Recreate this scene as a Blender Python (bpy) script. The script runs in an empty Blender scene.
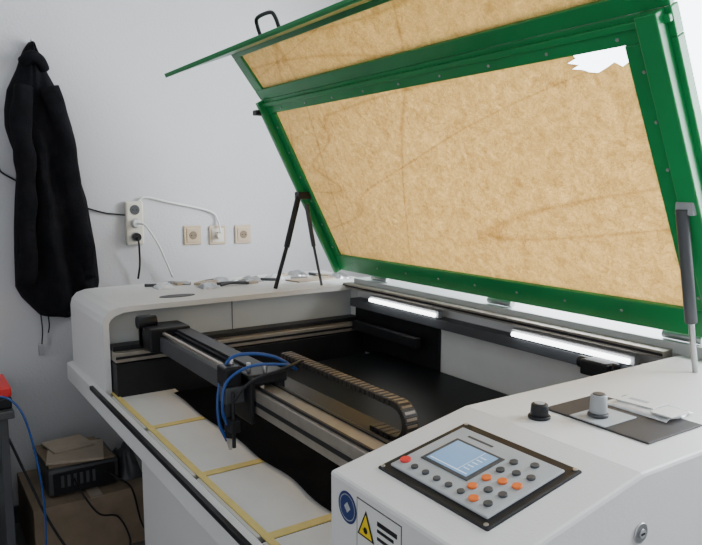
import bpy, bmesh, math, random
from mathutils import Vector, Matrix, noise
random.seed(4)
S=0.45
def V(x,y,u): return Vector((x*S,y*S,1.10+(u+1)*S))
# ---------------------------------------------------------------- materials
def mat(name,col,rough=0.5,metal=0.0,var=0.06,scale=12,bump=0.0,bscale=60,coat=0.0,emit=None,estr=0,trans=0.0,alpha=1.0,spec=0.5):
    m=bpy.data.materials.new(name); m.use_nodes=True
    nt=m.node_tree; b=nt.nodes['Principled BSDF']
    tc=nt.nodes.new('ShaderNodeTexCoord'); n=nt.nodes.new('ShaderNodeTexNoise')
    n.inputs['Scale'].default_value=scale; n.inputs['Detail'].default_value=6
    nt.links.new(tc.outputs['Object'],n.inputs['Vector'])
    r=nt.nodes.new('ShaderNodeValToRGB')
    r.color_ramp.elements[0].position=0.3; r.color_ramp.elements[1].position=0.7
    r.color_ramp.elements[0].color=(*[c*(1-var) for c in col],1)
    r.color_ramp.elements[1].color=(*[min(1,c*(1+var)) for c in col],1)
    nt.links.new(n.outputs['Fac'],r.inputs['Fac']); nt.links.new(r.outputs['Color'],b.inputs['Base Color'])
    b.inputs['Roughness'].default_value=rough; b.inputs['Metallic'].default_value=metal
    b.inputs['Coat Weight'].default_value=coat; b.inputs['Specular IOR Level'].default_value=spec
    b.inputs['Transmission Weight'].default_value=trans
    b.inputs['Alpha'].default_value=alpha
    if emit: b.inputs['Emission Color'].default_value=(*emit,1); b.inputs['Emission Strength'].default_value=estr
    if bump>0:
        n2=nt.nodes.new('ShaderNodeTexNoise'); n2.inputs['Scale'].default_value=bscale; n2.inputs['Detail'].default_value=4
        nt.links.new(tc.outputs['Object'],n2.inputs['Vector'])
        bp=nt.nodes.new('ShaderNodeBump'); bp.inputs['Strength'].default_value=bump; bp.inputs['Distance'].default_value=0.01
        nt.links.new(n2.outputs['Fac'],bp.inputs['Height']); nt.links.new(bp.outputs['Normal'],b.inputs['Normal'])
    return m
M={}
M['wall']=mat('wall_paint',(0.555,0.55,0.565),0.9,var=0.02,scale=2,bump=0.15,bscale=90)
M['ceil']=mat('ceiling_paint',(0.75,0.75,0.75),0.9,var=0.02)
M['floor']=mat('floor_tile',(0.13,0.125,0.12),0.5,var=0.25,scale=6,bump=0.1)
M['white']=mat('machine_white_powdercoat',(0.70,0.695,0.68),0.5,var=0.02,scale=4,bump=0.06,bscale=220)
M['inner']=mat('inner_panel_grey',(0.46,0.48,0.475),0.45,var=0.04,scale=5)
M['black']=mat('black_plastic',(0.010,0.010,0.012),0.45,var=0.2,spec=0.35)
M['blackmetal']=mat('black_metal',(0.016,0.016,0.018),0.4,metal=0.3,var=0.2,spec=0.3)
M['bed']=mat('black_bed_sheet',(0.004,0.004,0.005),0.85,var=0.3,scale=20,bump=0.1,spec=0.05)
M['glass']=mat('black_glass_sheet',(0.004,0.005,0.007),0.4,var=0.2,spec=0.12)
M['silver']=mat('aluminium_extrusion',(0.38,0.34,0.29),0.45,metal=0.7,var=0.08,scale=30)
M['steel']=mat('steel',(0.5,0.5,0.51),0.3,metal=0.95,var=0.05)
M['green']=mat('green_lid_paint',(0.018,0.28,0.08),0.33,var=0.08,scale=5,bump=0.03,bscale=150)
M['board']=mat('white_board',(0.68,0.67,0.64),0.6,var=0.03)
M['yellow']=mat('yellow_masking_tape',(0.70,0.55,0.19),0.7,var=0.06,scale=40)
M['led']=mat('led_tube_glow',(1,1,1),0.4,emit=(0.95,0.98,1.0),estr=8)
M['cloth']=mat('black_jacket_fabric',(0.007,0.007,0.009),0.9,var=0.3,scale=30,bump=0.4,bscale=180,spec=0.12)
M['card']=mat('cardboard',(0.22,0.165,0.11),0.85,var=0.12,scale=14)
M['tan']=mat('tan_paper',(0.40,0.33,0.25),0.8,var=0.08,scale=14)
M['greyplastic']=mat('grey_plastic',(0.36,0.37,0.38),0.4,var=0.03)
M['faceplate']=mat('light_grey_faceplate',(0.40,0.42,0.43),0.55,var=0.03)
M['dkgrey']=mat('dark_grey_plastic',(0.06,0.063,0.068),0.5,var=0.1)
M['plate']=mat('brown_grey_plate',(0.05,0.046,0.046),0.6,var=0.1,spec=0.25)
M['beige']=mat('beige_socket_plastic',(0.52,0.40,0.27),0.4,var=0.03)
M['cream']=mat('cream_plastic',(0.66,0.62,0.52),0.4,var=0.03)
M['whitecable']=mat('white_cable',(0.7,0.7,0.68),0.5,var=0.02)
M['blue']=mat('blue_hose',(0.012,0.06,0.24),0.35,var=0.1)
M['orange']=mat('orange_button',(0.80,0.17,0.03),0.4,var=0.04)
M['red']=mat('red_plastic',(0.7,0.03,0.03),0.4,var=0.05)
M['lcd']=mat('lcd_screen',(0.22,0.38,0.58),0.2,var=0.03,emit=(0.18,0.36,0.66),estr=0.32)
M['lcdtext']=mat('lcd_text',(0.65,0.78,0.9),0.3,emit=(0.6,0.8,1),estr=0.1)
M['bluelabel']=mat('blue_label_ink',(0.02,0.04,0.15),0.4,var=0.05)
M['warn']=mat('warning_yellow',(0.85,0.62,0.02),0.4,var=0.03)
M['paper']=mat('label_paper',(0.70,0.70,0.67),0.5,var=0.02)
M['bag']=mat('plastic_packet',(0.70,0.71,0.72),0.15,var=0.1,scale=60,bump=0.3,bscale=40)
M['chain']=mat('cable_chain_plastic',(0.022,0.018,0.014),0.42,var=0.2,spec=0.35)
M['chainbar']=mat('cable_chain_bars',(0.16,0.12,0.08),0.4,var=0.2)
M['outside']=mat('overcast_outdoors',(0.9,0.95,1),0.9,emit=(0.86,0.93,1.0),estr=6)
def translucent(name,c0,c1,mixf,scale,rough):
    m=bpy.data.materials.new(name); m.use_nodes=True; nt=m.node_tree
    b=nt.nodes['Principled BSDF']; out=nt.nodes['Material Output']
    tc=nt.nodes.new('ShaderNodeTexCoord')
    n=nt.nodes.new('ShaderNodeTexNoise'); n.inputs['Scale'].default_value=scale; n.inputs['Detail'].default_value=9; n.inputs['Roughness'].default_value=0.78
    n.inputs['Distortion'].default_value=0.8
    nt.links.new(tc.outputs['Object'],n.inputs['Vector'])
    r=nt.nodes.new('ShaderNodeValToRGB'); r.color_ramp.elements[0].position=0.32;r.color_ramp.elements[1].position=0.68
    r.color_ramp.elements[0].color=(*c0,1); r.color_ramp.elements[1].color=(*c1,1)
    nt.links.new(n.outputs['Fac'],r.inputs['Fac']); col=r.outputs['Color']
    # fine fibre crackle
    for vs_,fac in ((42,0.55),(90,0.4)):
        vo=nt.nodes.new('ShaderNodeTexVoronoi'); vo.feature='DISTANCE_TO_EDGE'; vo.inputs['Scale'].default_value=vs_
        nd=nt.nodes.new('ShaderNodeTexNoise'); nd.inputs['Scale'].default_value=12; nd.inputs['Detail'].default_value=4
        ad=nt.nodes.new('ShaderNodeMixRGB'); ad.inputs[0].default_value=0.3
        nt.links.new(tc.outputs['Object'],nd.inputs['Vector']); nt.links.new(tc.outputs['Object'],ad.inputs[1]); nt.links.new(nd.outputs['Color'],ad.inputs[2])
        nt.links.new(ad.outputs[0],vo.inputs['Vector'])
        rv=nt.nodes.new('ShaderNodeValToRGB'); rv.color_ramp.elements[0].position=0.0; rv.color_ramp.elements[0].color=(0.66,0.60,0.48,1)
        rv.color_ramp.elements[1].position=0.09; rv.color_ramp.elements[1].color=(1,1,1,1)
        nt.links.new(vo.outputs['Distance'],rv.inputs['Fac'])
        mx=nt.nodes.new('ShaderNodeMixRGB'); mx.blend_type='MULTIPLY'; mx.inputs['Fac'].default_value=fac
        nt.links.new(col,mx.inputs[1]); nt.links.new(rv.outputs['Color'],mx.inputs[2]); col=mx.outputs[0]
    # long, nearly straight crease lines
    for rot,sx,sc_,sd in ((0.13,0.06,3.5,0.0),(-0.10,0.08,2.6,4.0),(1.2,0.10,1.6,8.0)):
        mp=nt.nodes.new('ShaderNodeMapping'); mp.inputs['Rotation'].default_value=(0,rot,0); mp.inputs['Location'].default_value=(sd,sd,sd)
        mp2=nt.nodes.new('ShaderNodeMapping'); mp2.inputs['Scale'].default_value=(sx*3,0.2,sc_)
        nl=nt.nodes.new('ShaderNodeTexNoise'); nl.inputs['Scale'].default_value=1.3; nl.inputs['Detail'].default_value=0.6
        nt.links.new(tc.outputs['Object'],mp.inputs['Vector']); nt.links.new(mp.outputs['Vector'],mp2.inputs['Vector']); nt.links.new(mp2.outputs['Vector'],nl.inputs['Vector'])
        r2=nt.nodes.new('ShaderNodeValToRGB'); e=r2.color_ramp.elements
        e[0].position=0.494; e[0].color=(1,1,1,1); e[1].position=0.506; e[1].color=(1,1,1,1)
        k=e.new(0.5); k.color=(0.70,0.62,0.50,1)
        nt.links.new(nl.outputs['Fac'],r2.inputs['Fac'])
        m2=nt.nodes.new('ShaderNodeMixRGB'); m2.blend_type='MULTIPLY'; m2.inputs['Fac'].default_value=0.55
        nt.links.new(col,m2.inputs[1]); nt.links.new(r2.outputs['Color'],m2.inputs[2]); col=m2.outputs[0]
    nt.links.new(col,b.inputs['Base Color']); b.inputs['Roughness'].default_value=rough
    tr=nt.nodes.new('ShaderNodeBsdfTranslucent'); nt.links.new(col,tr.inputs['Color'])
    ms=nt.nodes.new('ShaderNodeMixShader'); ms.inputs[0].default_value=mixf
    nt.links.new(b.outputs[0],ms.inputs[1]); nt.links.new(tr.outputs[0],ms.inputs[2]); nt.links.new(ms.outputs[0],out.inputs['Surface'])
    return m
M['amber']=translucent('amber_acrylic_sheet',(0.55,0.40,0.19),(0.86,0.69,0.40),0.62,30,0.3)
# ---------------------------------------------------------------- helpers
def empty(name):
    e=bpy.data.objects.new(name,None); bpy.context.collection.objects.link(e); return e
def mk(name,verts,faces,m,parent=None,bevel=0,smooth=False,seg=2):
    me=bpy.data.meshes.new(name); me.from_pydata([tuple(v) for v in verts],[],faces); me.update()
    bm=bmesh.new(); bm.from_mesh(me); bmesh.ops.recalc_face_normals(bm,faces=bm.faces); bm.to_mesh(me); bm.free()
    o=bpy.data.objects.new(name,me); bpy.context.collection.objects.link(o)
    me.materials.append(M[m] if isinstance(m,str) else m)
    if smooth:
        for p in me.polygons: p.use_smooth=True
    if bevel:
        bv=o.modifiers.new('bevel','BEVEL'); bv.width=bevel; bv.segments=seg; bv.limit_method='ANGLE'; bv.angle_limit=0.6
    if parent: o.parent=parent
    return o
BF=[(0,1,2,3),(4,5,6,7),(0,1,5,4),(1,2,6,5),(2,3,7,6),(3,0,4,7)]
def ob(name,O,a,b,c,m,parent=None,bevel=0):
    O=Vector(O);a=Vector(a);b=Vector(b);c=Vector(c)
    return mk(name,[O,O+a,O+a+b,O+b,O+c,O+a+c,O+a+b+c,O+b+c],BF,m,parent,bevel)
def box(name,p0,p1,m,parent=None,bevel=0):
    p0=Vector(p0);p1=Vector(p1);d=p1-p0
    return ob(name,p0,(d.x,0,0),(0,d.y,0),(0,0,d.z),m,parent,bevel)
def mbox(name,x0,x1,y0,y1,u0,u1,m,parent=None,bevel=0.002): return box(name,V(x0,y0,u0),V(x1,y1,u1),m,parent,bevel)
def prism(name,prof,x0,x1,m,parent=None,bevel=0.0):
    n=len(prof); vs=[V(x0,y,u) for y,u in prof]+[V(x1,y,u) for y,u in prof]
    f=[tuple(range(n)),tuple(range(n,2*n))]+[(i,(i+1)%n,n+(i+1)%n,n+i) for i in range(n)]
    return mk(name,vs,f,m,parent,bevel)
def catmull(P,k=8):
    P=[Vector(p) for p in P]
    if len(P)<3: return P
    Q=[2*P[0]-P[1]]+P+[2*P[-1]-P[-2]]; out=[]
    for i in range(1,len(Q)-2):
        a,b,c,d=Q[i-1:i+3]
        for j in range(k):
            t=j/k; out.append(0.5*((2*b)+(c-a)*t+(2*a-5*b+4*c-d)*t*t+(3*b-a-3*c+d)*t**3))
    out.append(P[-1]); return out
def tube(name,P,r,m,parent=None,n=10,curve=True,radii=None):
    P=catmull(P) if curve else [Vector(p) for p in P]
    N=len(P); vs=[];fs=[]; up=None
    for i,p in enumerate(P):
        t=(P[min(i+1,N-1)]-P[max(i-1,0)]).normalized()
        if up is None:
            up=Vector((0,0,1)) if abs(t.z)<0.9 else Vector((1,0,0))
        s=t.cross(up).normalized(); up=s.cross(t).normalized()
        rr=r if radii is None else radii[0]+(radii[1]-radii[0])*i/(N-1)
        for j in range(n):
            a=2*math.pi*j/n; vs.append(p+(s*math.cos(a)+up*math.sin(a))*rr)
    for i in range(N-1):
        for j in range(n): fs.append((i*n+j,i*n+(j+1)%n,(i+1)*n+(j+1)%n,(i+1)*n+j))
    fs.append(tuple(range(n))); fs.append(tuple(range((N-1)*n,N*n)))
    o=mk(name,vs,fs,m,parent,smooth=True)
    for p in o.data.polygons:
        if len(p.vertices)>4: p.use_smooth=False
    return o
def cyl(name,p0,p1,r,m,parent=None,n=24,r2=None):
    o=tube(name,[p0,p1],r,m,parent,n,curve=False,radii=(r,r2 if r2 is not None else r))
    bv=o.modifiers.new('b','BEVEL'); bv.width=r*0.12; bv.segments=2; bv.limit_method='ANGLE'; bv.angle_limit=0.9
    return o
# ---------------------------------------------------------------- room
WX=-7.5*S; WY=5.5*S
box('floor',(WX-0.1,-3.0,-0.1),(2.5,WY+0.1,0),'floor')
box('ceiling',(WX-0.1,-3.0,2.9),(2.5,WY+0.1,3.0),'ceil')
box('wall_left',(WX-0.1,-3.0,0),(WX,WY+0.1,2.9),'wall')
wr=empty('wall_rear')
wx0,wx1,wz0,wz1=-2.6,0.6,1.20,2.60
box('pier_a',(WX,WY,0),(wx0,WY+0.12,2.9),'wall',wr)
box('pier_b',(wx1,WY,0),(2.5,WY+0.12,2.9),'wall',wr)
box('sill_wall',(wx0,WY,0),(wx1,WY+0.12,wz0),'wall',wr)
box('lintel',(wx0,WY,wz1),(wx1,WY+0.12,2.9),'wall',wr)
box('baseboard_left',(WX,-3.0,0),(WX+0.012,WY,0.08),'dkgrey')
w=empty('window_1')
fy0,fy1=WY+0.03,WY+0.09
for i,(a,b) in enumerate(((wx0,wx0+0.06),(-0.86,-0.80),(wx1-0.06,wx1))): box('frame_upright_%d'%i,(a,fy0,wz0),(b,fy1,wz1),'paper',w,0.004)
box('frame_bottom',(wx0+0.06,fy0,wz0),(wx1-0.06,fy1,wz0+0.06),'paper',w,0.004)
box('frame_top',(wx0+0.06,fy0,wz1-0.06),(wx1-0.06,fy1,wz1),'paper',w,0.004)
box('sky_backdrop',(-4.5,WY+1.6,-0.5),(2.5,WY+1.65,4.5),'outside')
# ---------------------------------------------------------------- machine
mc=empty('laser_cutting_machine')
XL0,XL1=-7.0,-5.75
mbox('base_cabinet',-5.5,-1.5,1.56,4.1,-3.36,-1.95,'white',mc,0.004)
mbox('base_plinth',-5.4,-1.6,1.62,4.0,-3.444,-3.36,'black',mc)
prism('front_body',[(1.36,-1.70),(1.30,-1.715),(1.30,-1.88),(1.52,-2.02),(1.52,-1.80),(1.36,-1.80)],XL0,-1.35,'white',mc,0.003)
mbox('tray_bottom',XL0,-1.35,1.52,4.2,-1.95,-1.80,'white',mc)
mbox('front_black_trim',-6.0,-2.27,1.285,1.315,-1.735,-1.70,'black',mc)
out=[(1.36,-1.95),(1.36,-1.14),(1.375,-1.08),(1.42,-1.03),(1.50,-1.005),(1.6,-1.0),(4.2,-1.0),(4.2,-1.95)]
prism('left_end_housing',out,XL0,-5.88,'white',mc,0.003)
prism('left_inner_panel',[(1.42,-1.8),(1.42,-1.12),(1.55,-1.05),(3.9,-1.05),(3.9,-1.8)],-5.88,-5.865,'inner',mc)
inner=[(1.41,-1.80),(1.41,-1.13),(1.43,-1.10),(1.46,-1.075),(1.53,-1.05),(1.62,-1.045),(3.88,-1.045),(3.88,-1.80)]
vs=[];fs=[]
op=out[:]; op[0]=(1.36,-1.80); op[-1]=(4.2,-1.80)
for x in (-5.88,XL1):
    for P in (op,inner):
        for y,u in P: vs.append(V(x,y,u))
n=8
for i in range(n-1):
    fs+= [(i,i+1,n+i+1,n+i),(2*n+i,2*n+i+1,3*n+i+1,3*n+i),(i,i+1,2*n+i+1,2*n+i),(n+i,n+i+1,3*n+i+1,3*n+i)]
fs+=[(0,n,3*n,2*n),(n-1,2*n-1,4*n-1,3*n-1)]
mk('left_end_rim',vs,fs,'white',mc)
for y in (2.55,): mbox('panel_seam',-5.866,-5.862,y,y+0.008,-1.34,-1.06,'dkgrey',mc,0)
def disc(name,c,rx,ry,h,m,parent,n=28):
    vs=[];
    for k in (0,h):
        for j in range(n):
            a=2*math.pi*j/n; vs.append((c[0]+rx*math.cos(a),c[1]+ry*math.sin(a),c[2]+k))
    fs=[tuple(range(n)),tuple(range(n,2*n))]+[(i,(i+1)%n,n+(i+1)%n,n+i) for i in range(n)]
    return mk(name,vs,fs,m,parent)
disc('oval_hand_hole',V(-6.05,2.10,-1.0),0.035,0.075,0.002,'black',mc)
mbox('rear_housing',-5.75,-2.26,3.9,4.2,-1.8,-1.0,'white',mc)
mbox('rear_inner_panel',-4.45,-2.27,3.885,3.9,-1.62,-1.12,'board',mc,0)
mbox('rear_top_channel',-5.75,-2.0,3.84,4.15,-1.0,-0.93,'inner',mc)
mbox('rear_aluminium_profile',-5.8,-2.3,3.74,3.84,-1.02,-0.975,'silver',mc)
mbox('rear_profile_slot',-5.8,-2.3,3.735,3.74,-1.005,-0.99,'black',mc,0)
mbox('rear_black_channel',-5.7,-2.3,3.76,3.885,-1.2,-1.12,'dkgrey',mc)
mbox('rear_left_black_rail',-5.6,-4.6,3.72,3.78,-1.42,-1.33,'black',mc)
mbox('rear_left_shade_plate',-5.75,-4.45,3.86,3.884,-1.66,-1.20,'blackmetal',mc)  # dark sheet added to stand in for the shade at rear left
# bed
mbox('bed_base',-5.86,-2.27,1.40,3.9,-1.80,-1.76,'bed',mc,0)
mbox('bed_glass_sheet',-5.3,-2.35,2.45,3.85,-1.62,-1.60,'glass',mc,0.001)
mbox('bed_glass_support',-5.25,-2.4,2.5,3.8,-1.76,-1.62,'black',mc,0)
xs=[-5.7,-4.75,-3.78,-2.9,-2.3]
for i in range(4):
    mbox('white_panel_%d'%i,xs[i]+0.03,xs[i+1]-0.03,1.38,1.90,-1.76,-1.725,'board',mc)
for i,x in enumerate(xs): mbox('tape_cross_%d'%i,x-0.03,x+0.03,1.42,1.89,-1.724,-1.718,'yellow',mc,0)
mbox('tape_front',-5.8,-2.3,1.40,1.44,-1.724,-1.716,'yellow',mc,0)
vs=[];fs=[];NX=60;NYc=14
for i in range(NX+1):
    for j in range(NYc+1):
        x=-5.45+3.15*i/NX; fr=j/NYc
        yf=1.83+0.04*noise.noise(Vector((x*2.1,0,2)))+0.01*math.sin(x*7)
        y=yf+(2.45-yf)*fr
        u=-1.715+0.012*(noise.noise(Vector((x*4,y*4,0)))+0.4)*(1 if 0<j else 0.2)
        vs.append(V(x,y,u))
for i in range(NX):
    for j in range(NYc): q=i*(NYc+1)+j; fs.append((q,q+1,q+NYc+2,q+NYc+1))
mk('black_lining_cloth',vs,fs,'bed',mc,smooth=True)
# left Y rail
mbox('left_rail_profile',-5.86,-5.62,1.42,3.88,-1.44,-1.36,'silver',mc)
mbox('left_rail_black_top',-5.84,-5.70,1.42,3.88,-1.36,-1.32,'black',mc)
mbox('left_rail_skirt',-5.86,-5.6,1.42,3.88,-1.76,-1.45,'black',mc)
mbox('left_rail_slot',-5.618,-5.612,1.42,3.88,-1.41,-1.39,'black',mc,0)
mbox('motor_bracket',-5.72,-5.60,1.64,1.74,-1.34,-1.08,'black',mc)
cyl('motor_pulley',V(-5.62,1.60,-1.12),V(-5.62,1.76,-1.12),0.024,'black',mc)
# gantry beam
mbox('gantry_beam',-3.70,-2.27,1.70,1.88,-1.34,-1.20,'silver',mc)
mbox('gantry_beam_far',-5.55,-3.70,1.72,1.86,-1.34,-1.22,'dkgrey',mc)
mbox('gantry_beam_front_slot',-3.7,-2.27,1.696,1.70,-1.29,-1.265,'black',mc,0)
mbox('gantry_linear_rail',-5.5,-3.6,1.74,1.765,-1.20,-1.18,'silver',mc)
mbox('gantry_linear_rail_b',-3.6,-2.27,1.72,1.735,-1.20,-1.185,'black',mc,0)
mbox('gantry_belt',-5.4,-2.27,1.84,1.86,-1.199,-1.19,'black',mc,0)
mbox('gantry_black_cover',-5.55,-3.75,1.86,1.98,-1.33,-1.17,'black',mc)
mbox('gantry_end_carriage',-5.70,-5.40,1.64,1.98,-1.34,-1.15,'blackmetal',mc,0.006)
mbox('chain_tray',-4.2,-2.27,1.96,2.12,-1.30,-1.27,'black',mc)
path=[]
for i in range(28): path.append((-3.82+i*(1.17/27),-1.08,0))
for i in range(1,10):
    a=math.pi*i/10; path.append((-2.65+0.095*math.sin(a),-1.17+0.09*math.cos(a),-a))
for i in range(5): path.append((-2.65-i*0.044,-1.26,math.pi))
for i,(x,u,a) in enumerate(path):
    c=V(x,2.04,u); t=Vector((math.cos(a),0,math.sin(a))); nn=Vector((-t.z,0,t.x))
    ob('chain_link_%d'%i,c-t*0.0078-nn*0.0075-Vector((0,0.019,0)),t*0.0156,nn*0.015,(0,0.038,0),'chain',mc,0.002)
    ob('chain_crossbar_%d'%i,c-t*0.003+nn*0.0075-Vector((0,0.014,0)),t*0.006,nn*0.0015,(0,0.028,0),'chainbar',mc,0)
# laser head
hd=mc
mbox('head_carriage_plate',-3.82,-3.58,1.665,1.695,-1.40,-1.12,'blackmetal',hd,0.004)
mbox('head_top_block',-3.80,-3.60,1.665,1.92,-1.175,-1.11,'black',hd,0.005)
mbox('head_bracket',-3.78,-3.66,1.54,1.665,-1.28,-1.18,'dkgrey',hd,0.004)
mbox('head_mirror_mount',-3.79,-3.66,1.54,1.65,-1.18,-1.06,'blackmetal',hd,0.006)
cyl('head_lens_tube',V(-3.72,1.59,-1.50),V(-3.72,1.59,-1.28),0.014,'blackmetal',hd)
cyl('head_nozzle',V(-3.72,1.59,-1.58),V(-3.72,1.59,-1.50),0.004,'steel',hd,r2=0.014)
cyl('autofocus_probe',V(-3.64,1.58,-1.54),V(-3.64,1.58,-1.20),0.005,'black',hd)
mbox('autofocus_clamp',-3.70,-3.60,1.55,1.61,-1.44,-1.37,'black',hd,0.003)
for i,(dx,dz) in enumerate(((0.05,-1.03),(0.12,-1.05),(0.18,-1.06))):
    cyl('head_adjust_screw_%d'%i,V(-3.80+dx,1.62+0.08*i,-1.11),V(-3.80+dx,1.62+0.08*i,dz),0.006,'steel',hd,n=12)
tube('blue_air_hose',[V(-3.58,1.96,-1.10),V(-3.62,1.84,-1.02),V(-3.70,1.70,-1.00),V(-3.75,1.60,-1.04),V(-3.76,1.54,-1.22),V(-3.74,1.53,-1.40),V(-3.72,1.57,-1.52)],0.0048,'blue',hd)
tube('blue_air_hose_b',[V(-3.55,1.96,-1.10),V(-3.52,1.86,-1.05),V(-3.60,1.68,-1.05),V(-3.66,1.55,-1.14),V(-3.66,1.52,-1.30),V(-3.67,1.55,-1.40)],0.0042,'blue',hd)
tube('head_black_cable',[V(-3.55,2.0,-1.05),V(-3.45,1.82,-1.05),V(-3.52,1.64,-1.12),V(-3.6,1.56,-1.25)],0.004,'black',hd)
# LED tubes
for i,(a,b) in enumerate(((-5.32,-4.37),(-3.49,-2.52))):
    cyl('led_tube_%d'%i,V(a,3.74,-1.085),V(b,3.74,-1.085),0.008,'led',mc,n=14)
    mbox('led_holder_%d'%i,a-0.03,b+0.03,3.755,3.80,-1.11,-1.05,'greyplastic',mc)
mbox('rear_motor',-2.78,-2.58,3.60,3.76,-1.2,-1.1,'black',mc,0.006)
cyl('rear_motor_shaft',V(-2.84,3.68,-1.14),V(-2.56,3.68,-1.14),0.018,'black',mc)
# right control box
prof=[(1.394,-1.95),(1.394,-1.14),(2.124,-1.0),(4.2,-1.0),(4.2,-1.95)]
prism('control_box_body',prof,-2.26,-1.35,'white',mc,0.006)
mbox('lower_right_body',-2.26,-1.35,1.394,4.2,-3.36,-1.95,'white',mc,0.004)
d=(V(0,2.124,-1.0)-V(0,1.394,-1.14)).normalized(); nrm=Vector((0,-d.z,d.y))
def sl(x,y,off=0): return V(x,y,-1.14+0.14*(y-1.394)/0.73)+nrm*off
def slab(name,x0,x1,y0,y1,o0,o1,m,bevel=0.0015):
    O=sl(x0,y0,o0); return ob(name,O,sl(x1,y0,o0)-O,sl(x0,y1,o0)-O,nrm*(o1-o0),m,mc,bevel)
slab('controller_bezel',-2.12,-1.51,1.53,2.0,-0.003,0.004,'black',0.003)
slab('controller_faceplate',-2.08,-1.545,1.565,1.95,0.004,0.009,'faceplate',0.003)
slab('lcd_frame',-2.02,-1.755,1.67,1.865,0.009,0.011,'dkgrey')
slab('lcd_screen',-2.0,-1.775,1.685,1.85,0.011,0.0118,'lcd',0)
slab('lcd_status_line',-1.99,-1.785,1.695,1.701,0.0118,0.012,'lcdtext',0)
slab('lcd_side_line',-1.84,-1.837,1.701,1.845,0.0118,0.012,'lcdtext',0)
for i in range(5): slab('lcd_text_%d'%i,-1.83,-1.80,1.722+i*0.022,1.728+i*0.022,0.0118,0.012,'lcdtext',0)
def btn(i,x,y,m,r=0.006):
    O=sl(x,y,0.009); cyl('button_%d'%i,O,O+nrm*0.004,r,m,mc,n=16)
k=0
for j in range(5): btn(k,-1.98+0.065*j,1.61,'dkgrey',0.0065); k+=1
btn(k,-2.05,1.62,'red',0.010); k+=1
for x,y,m in ((-1.715,1.66,'orange'),(-1.715,1.73,'orange'),(-1.715,1.80,'dkgrey'),(-1.715,1.87,'dkgrey'),(-1.655,1.61,'orange'),(-1.655,1.68,'dkgrey'),(-1.655,1.75,'orange'),(-1.655,1.82,'dkgrey'),(-1.595,1.62,'dkgrey'),(-1.595,1.69,'dkgrey'),(-1.595,1.76,'orange'),(-1.595,1.83,'dkgrey'),(-1.64,1.90,'dkgrey')):
    btn(k,x,y,m,0.0085 if m=='orange' else 0.0075); k+=1
slab('faceplate_print',-2.0,-1.86,1.90,1.912,0.009,0.0093,'dkgrey',0)
for i,(x,y) in enumerate(((-2.10,1.545),(-2.10,1.985),(-1.53,1.545),(-1.53,1.985))):
    O=sl(x,y,0.004); cyl('bezel_screw_%d'%i,O,O+nrm*0.002,0.004,'steel',mc,n=12)
cyl('black_knob_base',V(-1.95,2.27,-1.0),V(-1.95,2.27,-0.985),0.022,'black',mc)
cyl('black_knob',V(-1.95,2.27,-0.985),V(-1.95,2.27,-0.935),0.018,'black',mc,r2=0.016)
cyl('knob_cap',V(-1.95,2.27,-0.935),V(-1.95,2.27,-0.93),0.010,'greyplastic',mc)
mbox('switch_plate',-2.02,-1.50,2.38,2.76,-1.0,-0.992,'plate',mc)
mbox('switch_plate_inset',-1.88,-1.70,2.38,2.60,-0.992,-0.986,'faceplate',mc)
cyl('stop_knob_collar',V(-1.80,2.47,-0.986),V(-1.80,2.47,-0.97),0.020,'dkgrey',mc)
cyl('stop_knob',V(-1.80,2.47,-0.97),V(-1.80,2.47,-0.89),0.017,'greyplastic',mc,r2=0.0155)
cyl('stop_knob_top',V(-1.80,2.47,-0.89),V(-1.80,2.47,-0.885),0.012,'dkgrey',mc)
cyl('quarter_turn_lock',V(-1.35,2.12,-1.218),V(-1.343,2.12,-1.218),0.017,'steel',mc)
cyl('lock_core',V(-1.343,2.12,-1.218),V(-1.338,2.12,-1.218),0.008,'greyplastic',mc)
mbox('lock_slot',-1.338,-1.336,2.11,2.13,-1.222,-1.214,'black',mc,0)
def fdisc(name,x,u,r,off,m,seg=28,rin=0):
    c=V(x,1.394,u)-Vector((0,off,0)); vs=[];fs=[]
    for j in range(seg):
        a=2*math.pi*j/seg; vs.append(c+Vector((r*math.cos(a),0,r*math.sin(a))))
    if rin:
        for j in range(seg):
            a=2*math.pi*j/seg; vs.append(c+Vector((rin*math.cos(a),0,rin*math.sin(a))))
        fs=[(j,(j+1)%seg,seg+(j+1)%seg,seg+j) for j in range(seg)]
    else: fs=[tuple(range(seg))]
    return mk(name,vs,fs,m,mc)
fdisc('round_label_base',-2.13,-1.245,0.029,0.0006,'bluelabel')
fdisc('round_label_ring',-2.13,-1.245,0.024,0.0010,'faceplate',rin=0.0225)
fdisc('round_label_mark',-2.13,-1.245,0.010,0.0010,'faceplate',seg=4)
y0=1.394-0.0015
mbox('warning_label_outline',-2.065,-1.785,y0+0.0006,1.394,-1.425,-1.175,'dkgrey',mc,0)
mbox('warning_label_paper',-2.06,-1.79,y0,y0+0.0006,-1.42,-1.18,'paper',mc,0)
def ftri(name,pts,off,m):
    return mk(name,[V(x,1.394,u)-Vector((0,off,0)) for x,u in pts],[tuple(range(len(pts)))],m,mc)
ftri('warning_triangle_border',[(-2.055,-1.315),(-1.945,-1.315),(-2.0,-1.205)],0.0018,'black')
ftri('warning_triangle',[(-2.042,-1.308),(-1.958,-1.308),(-2.0,-1.222)],0.0022,'warn')
fdisc('laser_burst',-2.0,-1.284,0.006,0.0026,'black',seg=8)
ftri('laser_ray',[(-2.03,-1.285),(-2.0,-1.286),(-2.0,-1.282)],0.0026,'black')
for i in range(5):
    mbox('warning_text_line_%d'%i,-1.93,-1.81-0.02*(i%2),y0-0.001,y0,-1.225-i*0.03-(0.010 if i==0 else 0.005),-1.217-i*0.03,'black',mc,0)
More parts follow.
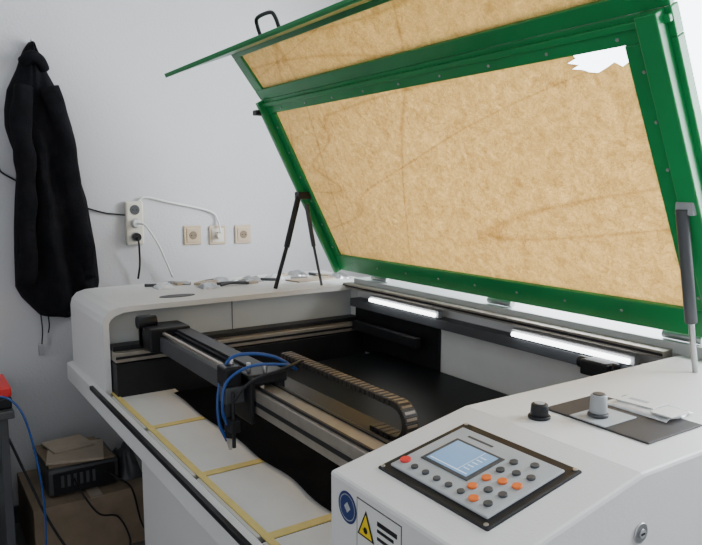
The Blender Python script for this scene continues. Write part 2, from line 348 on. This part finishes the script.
# ---------------------------------------------------------------- lid
A=(3.83,-0.87);B=(2.96,0.80);C=(2.66,1.19);D=(2.045,0.94); lx0,lx1=-6.02,-1.88
def seg_member(name,P,Q,t0,t1,x0,x1,th0,th1,m,bevel=0.003):
    p=V(0,*P);q=V(0,*Q);e=(q-p);ln=e.length;e.normalize(); n_=Vector((0,e.z,-e.y))
    if n_.y<0: n_=-n_
    O=p+e*(t0*ln)+n_*th0; O.x=x0*S
    return ob(name,O,((x1-x0)*S,0,0),e*((t1-t0)*ln),n_*(th1-th0),m,mc,bevel)
seg_member('lid_bottom_rail',A,B,0,0.10,lx0,lx1,0,0.03,'green')
seg_member('lid_main_top_rail',A,B,0.925,1.0,lx0,lx1,0,0.03,'green')
seg_member('lid_left_stile',A,B,0.10,0.925,lx0,-5.87,0,0.03,'green')
seg_member('lid_right_stile',A,B,0.10,0.925,-2.155,lx1,0,0.03,'green')
seg_member('lid_right_stile_tube',A,B,0.0,1.0,-2.02,-1.91,-0.035,0,'green')
seg_member('lid_left_stile_tube',A,B,0.0,1.0,lx0,-5.97,-0.03,0,'green')
e=(V(0,*B)-V(0,*A)); en=e.normalized(); nn=Vector((0,-en.z,en.y)); nn=-nn if nn.y>0 else nn
# main sheet, corner cut open so the bright backdrop shows as window glare
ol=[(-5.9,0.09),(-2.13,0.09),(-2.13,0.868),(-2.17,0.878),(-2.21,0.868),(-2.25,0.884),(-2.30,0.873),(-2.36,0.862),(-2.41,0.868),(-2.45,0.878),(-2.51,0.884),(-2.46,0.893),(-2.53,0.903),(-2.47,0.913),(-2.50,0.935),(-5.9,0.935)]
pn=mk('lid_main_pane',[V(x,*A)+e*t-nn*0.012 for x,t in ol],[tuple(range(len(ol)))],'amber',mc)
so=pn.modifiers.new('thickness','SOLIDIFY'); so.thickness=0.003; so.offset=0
seg_member('lid_strip_bottom_rail',B,C,0.0,0.2,lx0,lx1,0,0.03,'green')
seg_member('lid_strip_top_rail',B,C,0.90,1.0,lx0,lx1,0,0.03,'green')
seg_member('lid_strip_left',B,C,0.2,0.90,lx0,-5.87,0,0.03,'green')
seg_member('lid_strip_right',B,C,0.2,0.90,-2.155,lx1,0,0.03,'green')
seg_member('lid_strip_pane',B,C,0.18,0.92,-5.9,-2.13,0.010,0.016,'amber',0)
seg_member('lid_mid_ridge',A,B,0.965,0.985,lx0,lx1,-0.012,0,'green')
seg_member('lid_front_flap',C,D,0,1.0,lx0,lx1,-0.004,0.002,'green',0.001)
seg_member('lid_front_flap_lip',C,D,0.94,1.0,lx0,lx1,-0.012,0.004,'green',0.001)
sc=[]
for i in range(9):
    for t in (0.055,0.945):
        p=V(-5.7+i*0.44,*A)+e*t; sc.append(p)
for i in range(6):
    for x in (-5.93,-2.08): p=V(x,*A)+e*(0.15+i*0.14); sc.append(p)
for i,p in enumerate(sc): cyl('lid_screw_%d'%i,p,p+nn*0.003,0.004,'greyplastic',mc,n=10)
def flapP(x,t,off):
    p=V(x,*C).lerp(V(x,*D),t); e2=(V(0,*D)-V(0,*C)).normalized(); m_=Vector((0,e2.z,-e2.y)); m_=m_ if m_.z>0 else -m_
    return p+m_*off
hx=-4.74
tube('lid_handle',[flapP(hx,0.5,0),flapP(hx,0.5,0.045),flapP(hx+.04,0.5,0.070),flapP(hx+.24,0.5,0.070),flapP(hx+.29,0.5,0.05),flapP(hx+.29,0.5,0)],0.0065,'black',mc)
mbox('lid_latch',-6.08,-6.0,2.90,3.0,0.66,0.71,'black',mc,0.004)
cyl('strut_left_cylinder',V(-5.95,3.32,-0.10),V(-5.95,3.18,-0.6),0.013,'black',mc)
cyl('strut_left_rod',V(-5.95,3.18,-0.6),V(-5.95,3.05,-1.0),0.009,'black',mc)
mbox('strut_left_bracket',-6.0,-5.90,3.30,3.44,-0.13,-0.06,'black',mc,0.004)
cyl('stay_left_tube',V(-5.9,3.38,-0.18),V(-5.9,3.46,-0.6),0.010,'dkgrey',mc)
cyl('stay_left_rod',V(-5.9,3.46,-0.6),V(-5.9,3.55,-1.0),0.006,'dkgrey',mc)
cyl('strut_right_tube',V(-1.99,3.33,-0.12),V(-1.99,3.48,-0.72),0.014,'dkgrey',mc)
cyl('strut_right_rod',V(-1.99,3.48,-0.72),V(-1.99,3.55,-1.0),0.007,'steel',mc)
mbox('strut_right_bracket',-2.03,-1.93,3.33,3.43,-0.15,-0.08,'greyplastic',mc,0.004)
for i,x in enumerate((-5.5,-3.9,-2.4)): cyl('lid_hinge_%d'%i,V(x,3.90,-0.90),V(x+0.25,3.90,-0.90),0.012,'steel',mc)
# ---------------------------------------------------------------- things on machine
def lumpy(name,c,sx,sy,sz,m,parent,seed,n=14,flat=0.35):
    vs=[];fs=[]
    for s in (1,0):
        for i in range(n+1):
            for j in range(n+1):
                a=i/n*2-1;b=j/n*2-1; ed=(1-a**4)*(1-b**4)
                h=(flat+0.65*noise.noise(Vector((a*2.3+seed,b*2.3,seed)))+0.5)*ed if s else 0
                vs.append((c[0]+a*sx+0.004*math.sin(b*5+seed),c[1]+b*sy,c[2]+max(0.0005,h*sz)*s))
    N=(n+1)**2
    for s in (0,1):
        for i in range(n):
            for j in range(n):
                q=s*N+i*(n+1)+j; fs.append((q,q+1,q+n+2,q+n+1))
    for i in range(n):
        for a,b in ((i,i+1),(i*(n+1),(i+1)*(n+1)),(n*(n+1)+i,n*(n+1)+i+1),(i*(n+1)+n,(i+1)*(n+1)+n)): fs.append((a,b,N+b,N+a))
    return mk(name,vs,fs,m,parent,smooth=True)
pk=empty('clear_bag_of_cards')
lumpy('bag_body',V(-1.76,2.76,-0.991),0.072,0.05,0.006,'bag',pk,1.2,flat=0.9)
ob('card_in_bag',V(-1.87,2.69,-0.973),(0.08,0.006,0),(-0.004,0.055,0),(0,0,0.003),'paper',pk,0.0008)
ob('card_in_bag_b',V(-1.68,2.66,-0.973),(0.045,0.0,0),(0.0,0.06,0),(0,0,0.003),'board',pk,0.0008)
ob('card_print',V(-1.84,2.74,-0.966),(0.04,0.003,0),(-0.001,0.012,0),(0,0,0.0004),'faceplate',pk)
tl=empty('scattered_tools_and_parts')
for i in range(20):
    y=2.1+i*0.10+random.uniform(-.05,.05); x=-6.55+random.uniform(-.25,.25); a=random.uniform(0,3.14)
    c=V(x,y,-1.0); dd=Vector((math.cos(a),math.sin(a),0))*random.uniform(.02,.06); z=Vector((0,0,0.008))
    if i%3==0: cyl('tool_rod_%d'%i,c-dd+z,c+dd+z,0.007,'steel' if i%2 else 'dkgrey',tl,n=12)
    elif i%3==1: lumpy('small_part_%d'%i,c,0.05,0.04,0.022,'bag' if i%4==1 else 'steel',tl,i)
    else: ob('card_offcut_%d'%i,c,dd*2,Vector((-dd.y,dd.x,0))*1.4,(0,0,0.012),'tan',tl,0.001)
ob('paper_offcut',V(-6.4,3.4,-0.999),(0.10,0.02,0),(-0.03,0.22,0),(0,0,0.006),'tan',tl)
tube('tool_ring_a',[V(-6.5,2.95,-0.98)+Vector((0.03*math.cos(q),0.05*math.sin(q),0)) for q in [k_*0.6 for k_ in range(11)]],0.006,'steel',tl)
tube('plier_handle_a',[V(-6.45,2.65,-0.98),V(-6.40,2.78,-0.97),V(-6.42,2.95,-0.98)],0.007,'dkgrey',tl)
tube('plier_handle_b',[V(-6.35,2.65,-0.98),V(-6.38,2.78,-0.97),V(-6.34,2.95,-0.98)],0.007,'dkgrey',tl)
# ---------------------------------------------------------------- jacket
jk=empty('black_jacket')
rows=[(2.17,.535,.560),(2.14,.515,.575),(2.10,.498,.590),(2.054,.483,.605),(1.963,.44,.652),(1.88,.425,.685),(1.804,.423,.704),(1.735,.44,.70),(1.668,.462,.695),(1.58,.455,.725),(1.487,.445,.75),(1.37,.435,.765),(1.26,.43,.78),(1.18,.428,.785),(1.10,.426,.79),(1.05,.45,.78),(1.0,.49,.74),(.965,.52,.72)]
def interp(z):
    for a,b in zip(rows,rows[1:]):
        if b[0]<=z<=a[0]:
            t=(a[0]-z)/(a[0]-b[0]); return a[1]+(b[1]-a[1])*t,a[2]+(b[2]-a[2])*t
    return rows[-1][1:]
NZ,NY=70,30; vs=[];fs=[]
for i in range(NZ+1):
    z=2.17-(2.17-.965)*i/NZ; yl,yr=interp(z); prog=i/NZ
    dep=0.05+0.08*min(1,prog*3)
    for j in range(NY+1):
        s=j/NY; y=yl+(yr-yl)*s
        x=dep*(math.sin(math.pi*s)**0.5 if 0<s<1 else 0)
        fold=0.016*math.sin(s*19+math.sin(z*5)*1.2)*min(1,prog*2)+0.03*noise.noise(Vector((s*4,z*4,1)))+0.012*noise.noise(Vector((s*10,z*9,3)))
        x=max(0.004,x+fold*(math.sin(math.pi*s)))
        vs.append((WX+0.004+x,y,z))
for i in range(NZ):
    for j in range(NY): q=i*(NY+1)+j; fs.append((q,q+1,q+NY+2,q+NY+1))
jo=mk('jacket_body',vs,fs,'cloth',jk,smooth=True)
sd=jo.modifiers.new('s','SOLIDIFY'); sd.thickness=0.006
def sleeve(name,P,r0,r1,seed):
    o=tube(name,P,r0,'cloth',jk,n=20,radii=(r0,r1))
    for v in o.data.vertices:
        v.co+=Vector((1,0.6,0))*0.022*noise.noise(v.co*9+Vector((seed,0,0)))
    return o
sleeve('jacket_sleeve_right',[(WX+0.11,.59,1.97),(WX+0.12,.64,1.80),(WX+0.12,.66,1.55),(WX+0.11,.695,1.35),(WX+0.11,.725,1.13)],0.042,0.040,1)
sleeve('jacket_sleeve_left',[(WX+0.10,.49,1.97),(WX+0.12,.475,1.80),(WX+0.13,.48,1.6),(WX+0.12,.475,1.35),(WX+0.11,.455,1.12)],0.042,0.040,5)
sleeve('jacket_collar',[(WX+0.05,.505,2.08),(WX+0.08,.53,2.10),(WX+0.08,.565,2.09),(WX+0.05,.585,2.06)],0.026,0.026,8)
tube('coat_hook',[(WX,.545,2.16),(WX+0.03,.545,2.15),(WX+0.045,.545,2.18)],0.006,'steel',jk)
tube('key_cord',[(WX+0.03,.52,0.99),(WX+0.03,.525,0.9),(WX+0.025,.52,.83)],0.003,'black',jk)
tube('key_cord_b',[(WX+0.03,.55,0.99),(WX+0.03,.555,0.92),(WX+0.025,.55,.88)],0.003,'black',jk)
box('key_tag',(WX+0.02,.505,.78),(WX+0.028,.53,.83),'steel',jk,0.002)
box('key_blade',(WX+0.02,.545,.82),(WX+0.025,.558,.88),'steel',jk,0.002)
# ---------------------------------------------------------------- sockets and power strip
def socket(name,y,z,switch=False):
    e_=empty(name)
    box('plate',(WX,y-.046,z-.049),(WX+.010,y+.046,z+.049),'beige',e_,0.004)
    box('inner_plate',(WX+.010,y-.033,z-.036),(WX+.014,y+.033,z+.036),'cream' if switch else 'beige',e_,0.003)
    cyl('recess',(WX+.014,y,z),(WX+.017,y,z),0.021,'cream' if switch else 'card',e_)
    if not switch:
        for s in (-1,1): cyl('hole_%d'%s,(WX+.017,y+s*.009,z),(WX+.0175,y+s*.009,z),0.003,'black',e_,n=10)
    else: cyl('white_plug',(WX+.017,y,z),(WX+.05,y,z),0.018,'cream',e_)
    return e_
socket('wall_socket',2.80*S,1.55-.557*S)
socket('wall_socket',3.10*S,1.55-.567*S,True)
socket('wall_socket',3.42*S,1.55-.57*S)
ps=empty('power_strip')
py,pz=2.14*S,1.37
box('strip_body',(WX,py-.042,pz-.105),(WX+.035,py+.042,pz+.105),'cream',ps,0.008)
for i,z in enumerate((pz+.065,pz,pz-.065)):
    cyl('outlet_%d'%i,(WX+.035,py,z),(WX+.037,py,z),0.024,'greyplastic' if i else 'dkgrey',ps)
    for s in (-1,1): cyl('outlet_hole_%d_%d'%(i,s),(WX+.037,py+s*.009,z),(WX+.0375,py+s*.009,z),0.003,'black',ps,n=8)
cyl('black_plug',(WX+.037,py,pz-.065),(WX+.07,py,pz-.065),0.019,'black',ps)
cyl('cream_plug',(WX+.037,py,pz),(WX+.07,py,pz),0.019,'whitecable',ps)
tube('white_power_cable',[(WX+.02,py+.02,pz+.10),(WX+.015,py+.06,pz+.125),(WX+.012,py+.17,pz+.10),(WX+.012,3.0*S,pz+.05),(WX+.015,3.10*S,pz-.0),(WX+.054,3.10*S,1.305)],0.005,'whitecable',ps)
tube('white_appliance_cable',[(WX+.07,py,pz),(WX+.10,py+.03,pz-.01),(WX+.09,py+.09,pz-.10),(WX+.06,py+.14,pz-.20),(WX+.05,py+.17,1.10)],0.005,'whitecable',ps)
tube('black_power_cable',[(WX+.07,py,pz-.065),(WX+.085,py,pz-.11),(WX+.05,py+.01,pz-.2),(WX+.03,py+.005,1.10)],0.005,'black',ps)
tube('black_wall_cable',[(WX+.01,.1,1.62),(WX+.01,.36,1.66),(WX+.01,.41,1.60),(WX+.01,.6,1.5),(WX+.01,.80,1.43),(WX+.01,.88,1.415),(WX+.015,py-.04,pz+.04)],0.004,'black',ps)
# ---------------------------------------------------------------- desk and clutter at left
dk=empty('office_desk')
box('top',(-3.33,-0.9,.69),(-2.75,.32,.72),'dkgrey',dk,0.004)
box('side_panel',(-3.33,.27,0),(-2.78,.30,.69),'dkgrey',dk,0.003)
box('side_panel_far',(-3.33,-.88,0),(-2.78,-.85,.69),'dkgrey',dk,0.003)
box('drawer_shelf',(-3.30,-.85,.45),(-2.85,.27,.47),'dkgrey',dk,0.003)
rb=empty('red_tool_box')
box('tub',(-3.0,.08,.72),(-2.78,.318,.765),'black',rb,0.008)
box('lid',(-3.0,.08,.765),(-2.78,.318,.805),'red',rb,0.008)
box('clasp',(-2.78,.17,.75),(-2.772,.22,.775),'black',rb,0.002)
cb=empty('cardboard_box')
box('carton',(-3.33,.38,0),(-2.88,.86,.255),'card',cb,0.004)
box('flap_front',(-2.885,.39,.20),(-2.876,.85,.257),'card',cb,0.001)
box('packing_tape',(-3.32,.60,.2555),(-2.87,.65,.257),'tan',cb)
eq=empty('grey_power_supply_unit')
box('housing',(-3.25,.45,.258),(-2.95,.74,.38),'dkgrey',eq,0.02)
box('front_panel',(-2.95,.47,.27),(-2.943,.72,.365),'black',eq,0.003)
for i in range(6): box('vent_%d'%i,(-2.943,.50+i*.025,.30),(-2.940,.512+i*.025,.35),'dkgrey',eq)
tube('mains_lead',[(-2.945,.68,.33),(-2.86,.70,.33),(-2.84,.76,.27),(-2.855,.80,.1),(-2.8,.84,.012)],0.004,'black',eq)
tube('mains_lead_b',[(-2.945,.55,.33),(-2.85,.56,.30),(-2.83,.62,.20),(-2.84,.70,.16),(-2.82,.74,.05),(-2.78,.70,.012)],0.004,'black',eq)
cs=empty('cardboard_offcuts')
ob('sheet_a',(-3.25,.44,.381),(.28,.02,0),(0.02,.26,.0),(0,0,.012),'card',cs,0.001)
ob('sheet_b',(-3.2,.50,.394),(.22,-.05,0),(.06,.22,.0),(0,0,.01),'tan',cs,0.001)
ob('sheet_c',(-3.22,.47,.405),(.16,.03,0),(-.02,.17,.0),(0,0,.008),'tan',cs,0.001)
lumpy('plastic_bag',(-3.08,.80,.258),.12,.05,.12,'dkgrey',None,2.2)
tube('blue_network_cable',[(-2.745,.24,.79),(-2.70,.30,.78),(-2.68,.345,.70),(-2.67,.38,.50),(-2.66,.39,.3),(-2.64,.37,.1),(-2.62,.30,.012)],0.004,'blue',rb)
tube('black_floor_cable',[(-2.80,.30,.60),(-2.78,.36,.42),(-2.74,.42,.25),(-2.70,.50,.10),(-2.65,.6,.012),(-2.6,.8,.012)],0.005,'black',dk)
# ---------------------------------------------------------------- lights, world, camera
def area(name,loc,rot,sx,sy,p,col):
    l=bpy.data.lights.new(name,'AREA'); l.shape='RECTANGLE'; l.size=sx; l.size_y=sy; l.energy=p; l.color=col
    o=bpy.data.objects.new(name,l); o.location=loc; o.rotation_euler=rot; bpy.context.collection.objects.link(o); return o
area('window_daylight',((wx0+wx1)/2,WY+0.3,1.95),(math.radians(-90),0,0),3.0,1.3,125,(0.93,0.96,1.0))
wd=bpy.data.worlds.new('world'); bpy.context.scene.world=wd; wd.use_nodes=True
bg=wd.node_tree.nodes['Background']; bg.inputs[0].default_value=(0.90,0.94,1.0,1); bg.inputs[1].default_value=1.0
cam=bpy.data.cameras.new('camera'); co=bpy.data.objects.new('camera',cam); bpy.context.collection.objects.link(co)
co.location=(0,0,1.55); co.rotation_euler=(math.radians(90-7.2),0,math.radians(56.5)); cam.lens=35.23; cam.sensor_width=36; cam.clip_start=0.02
bpy.context.scene.camera=co
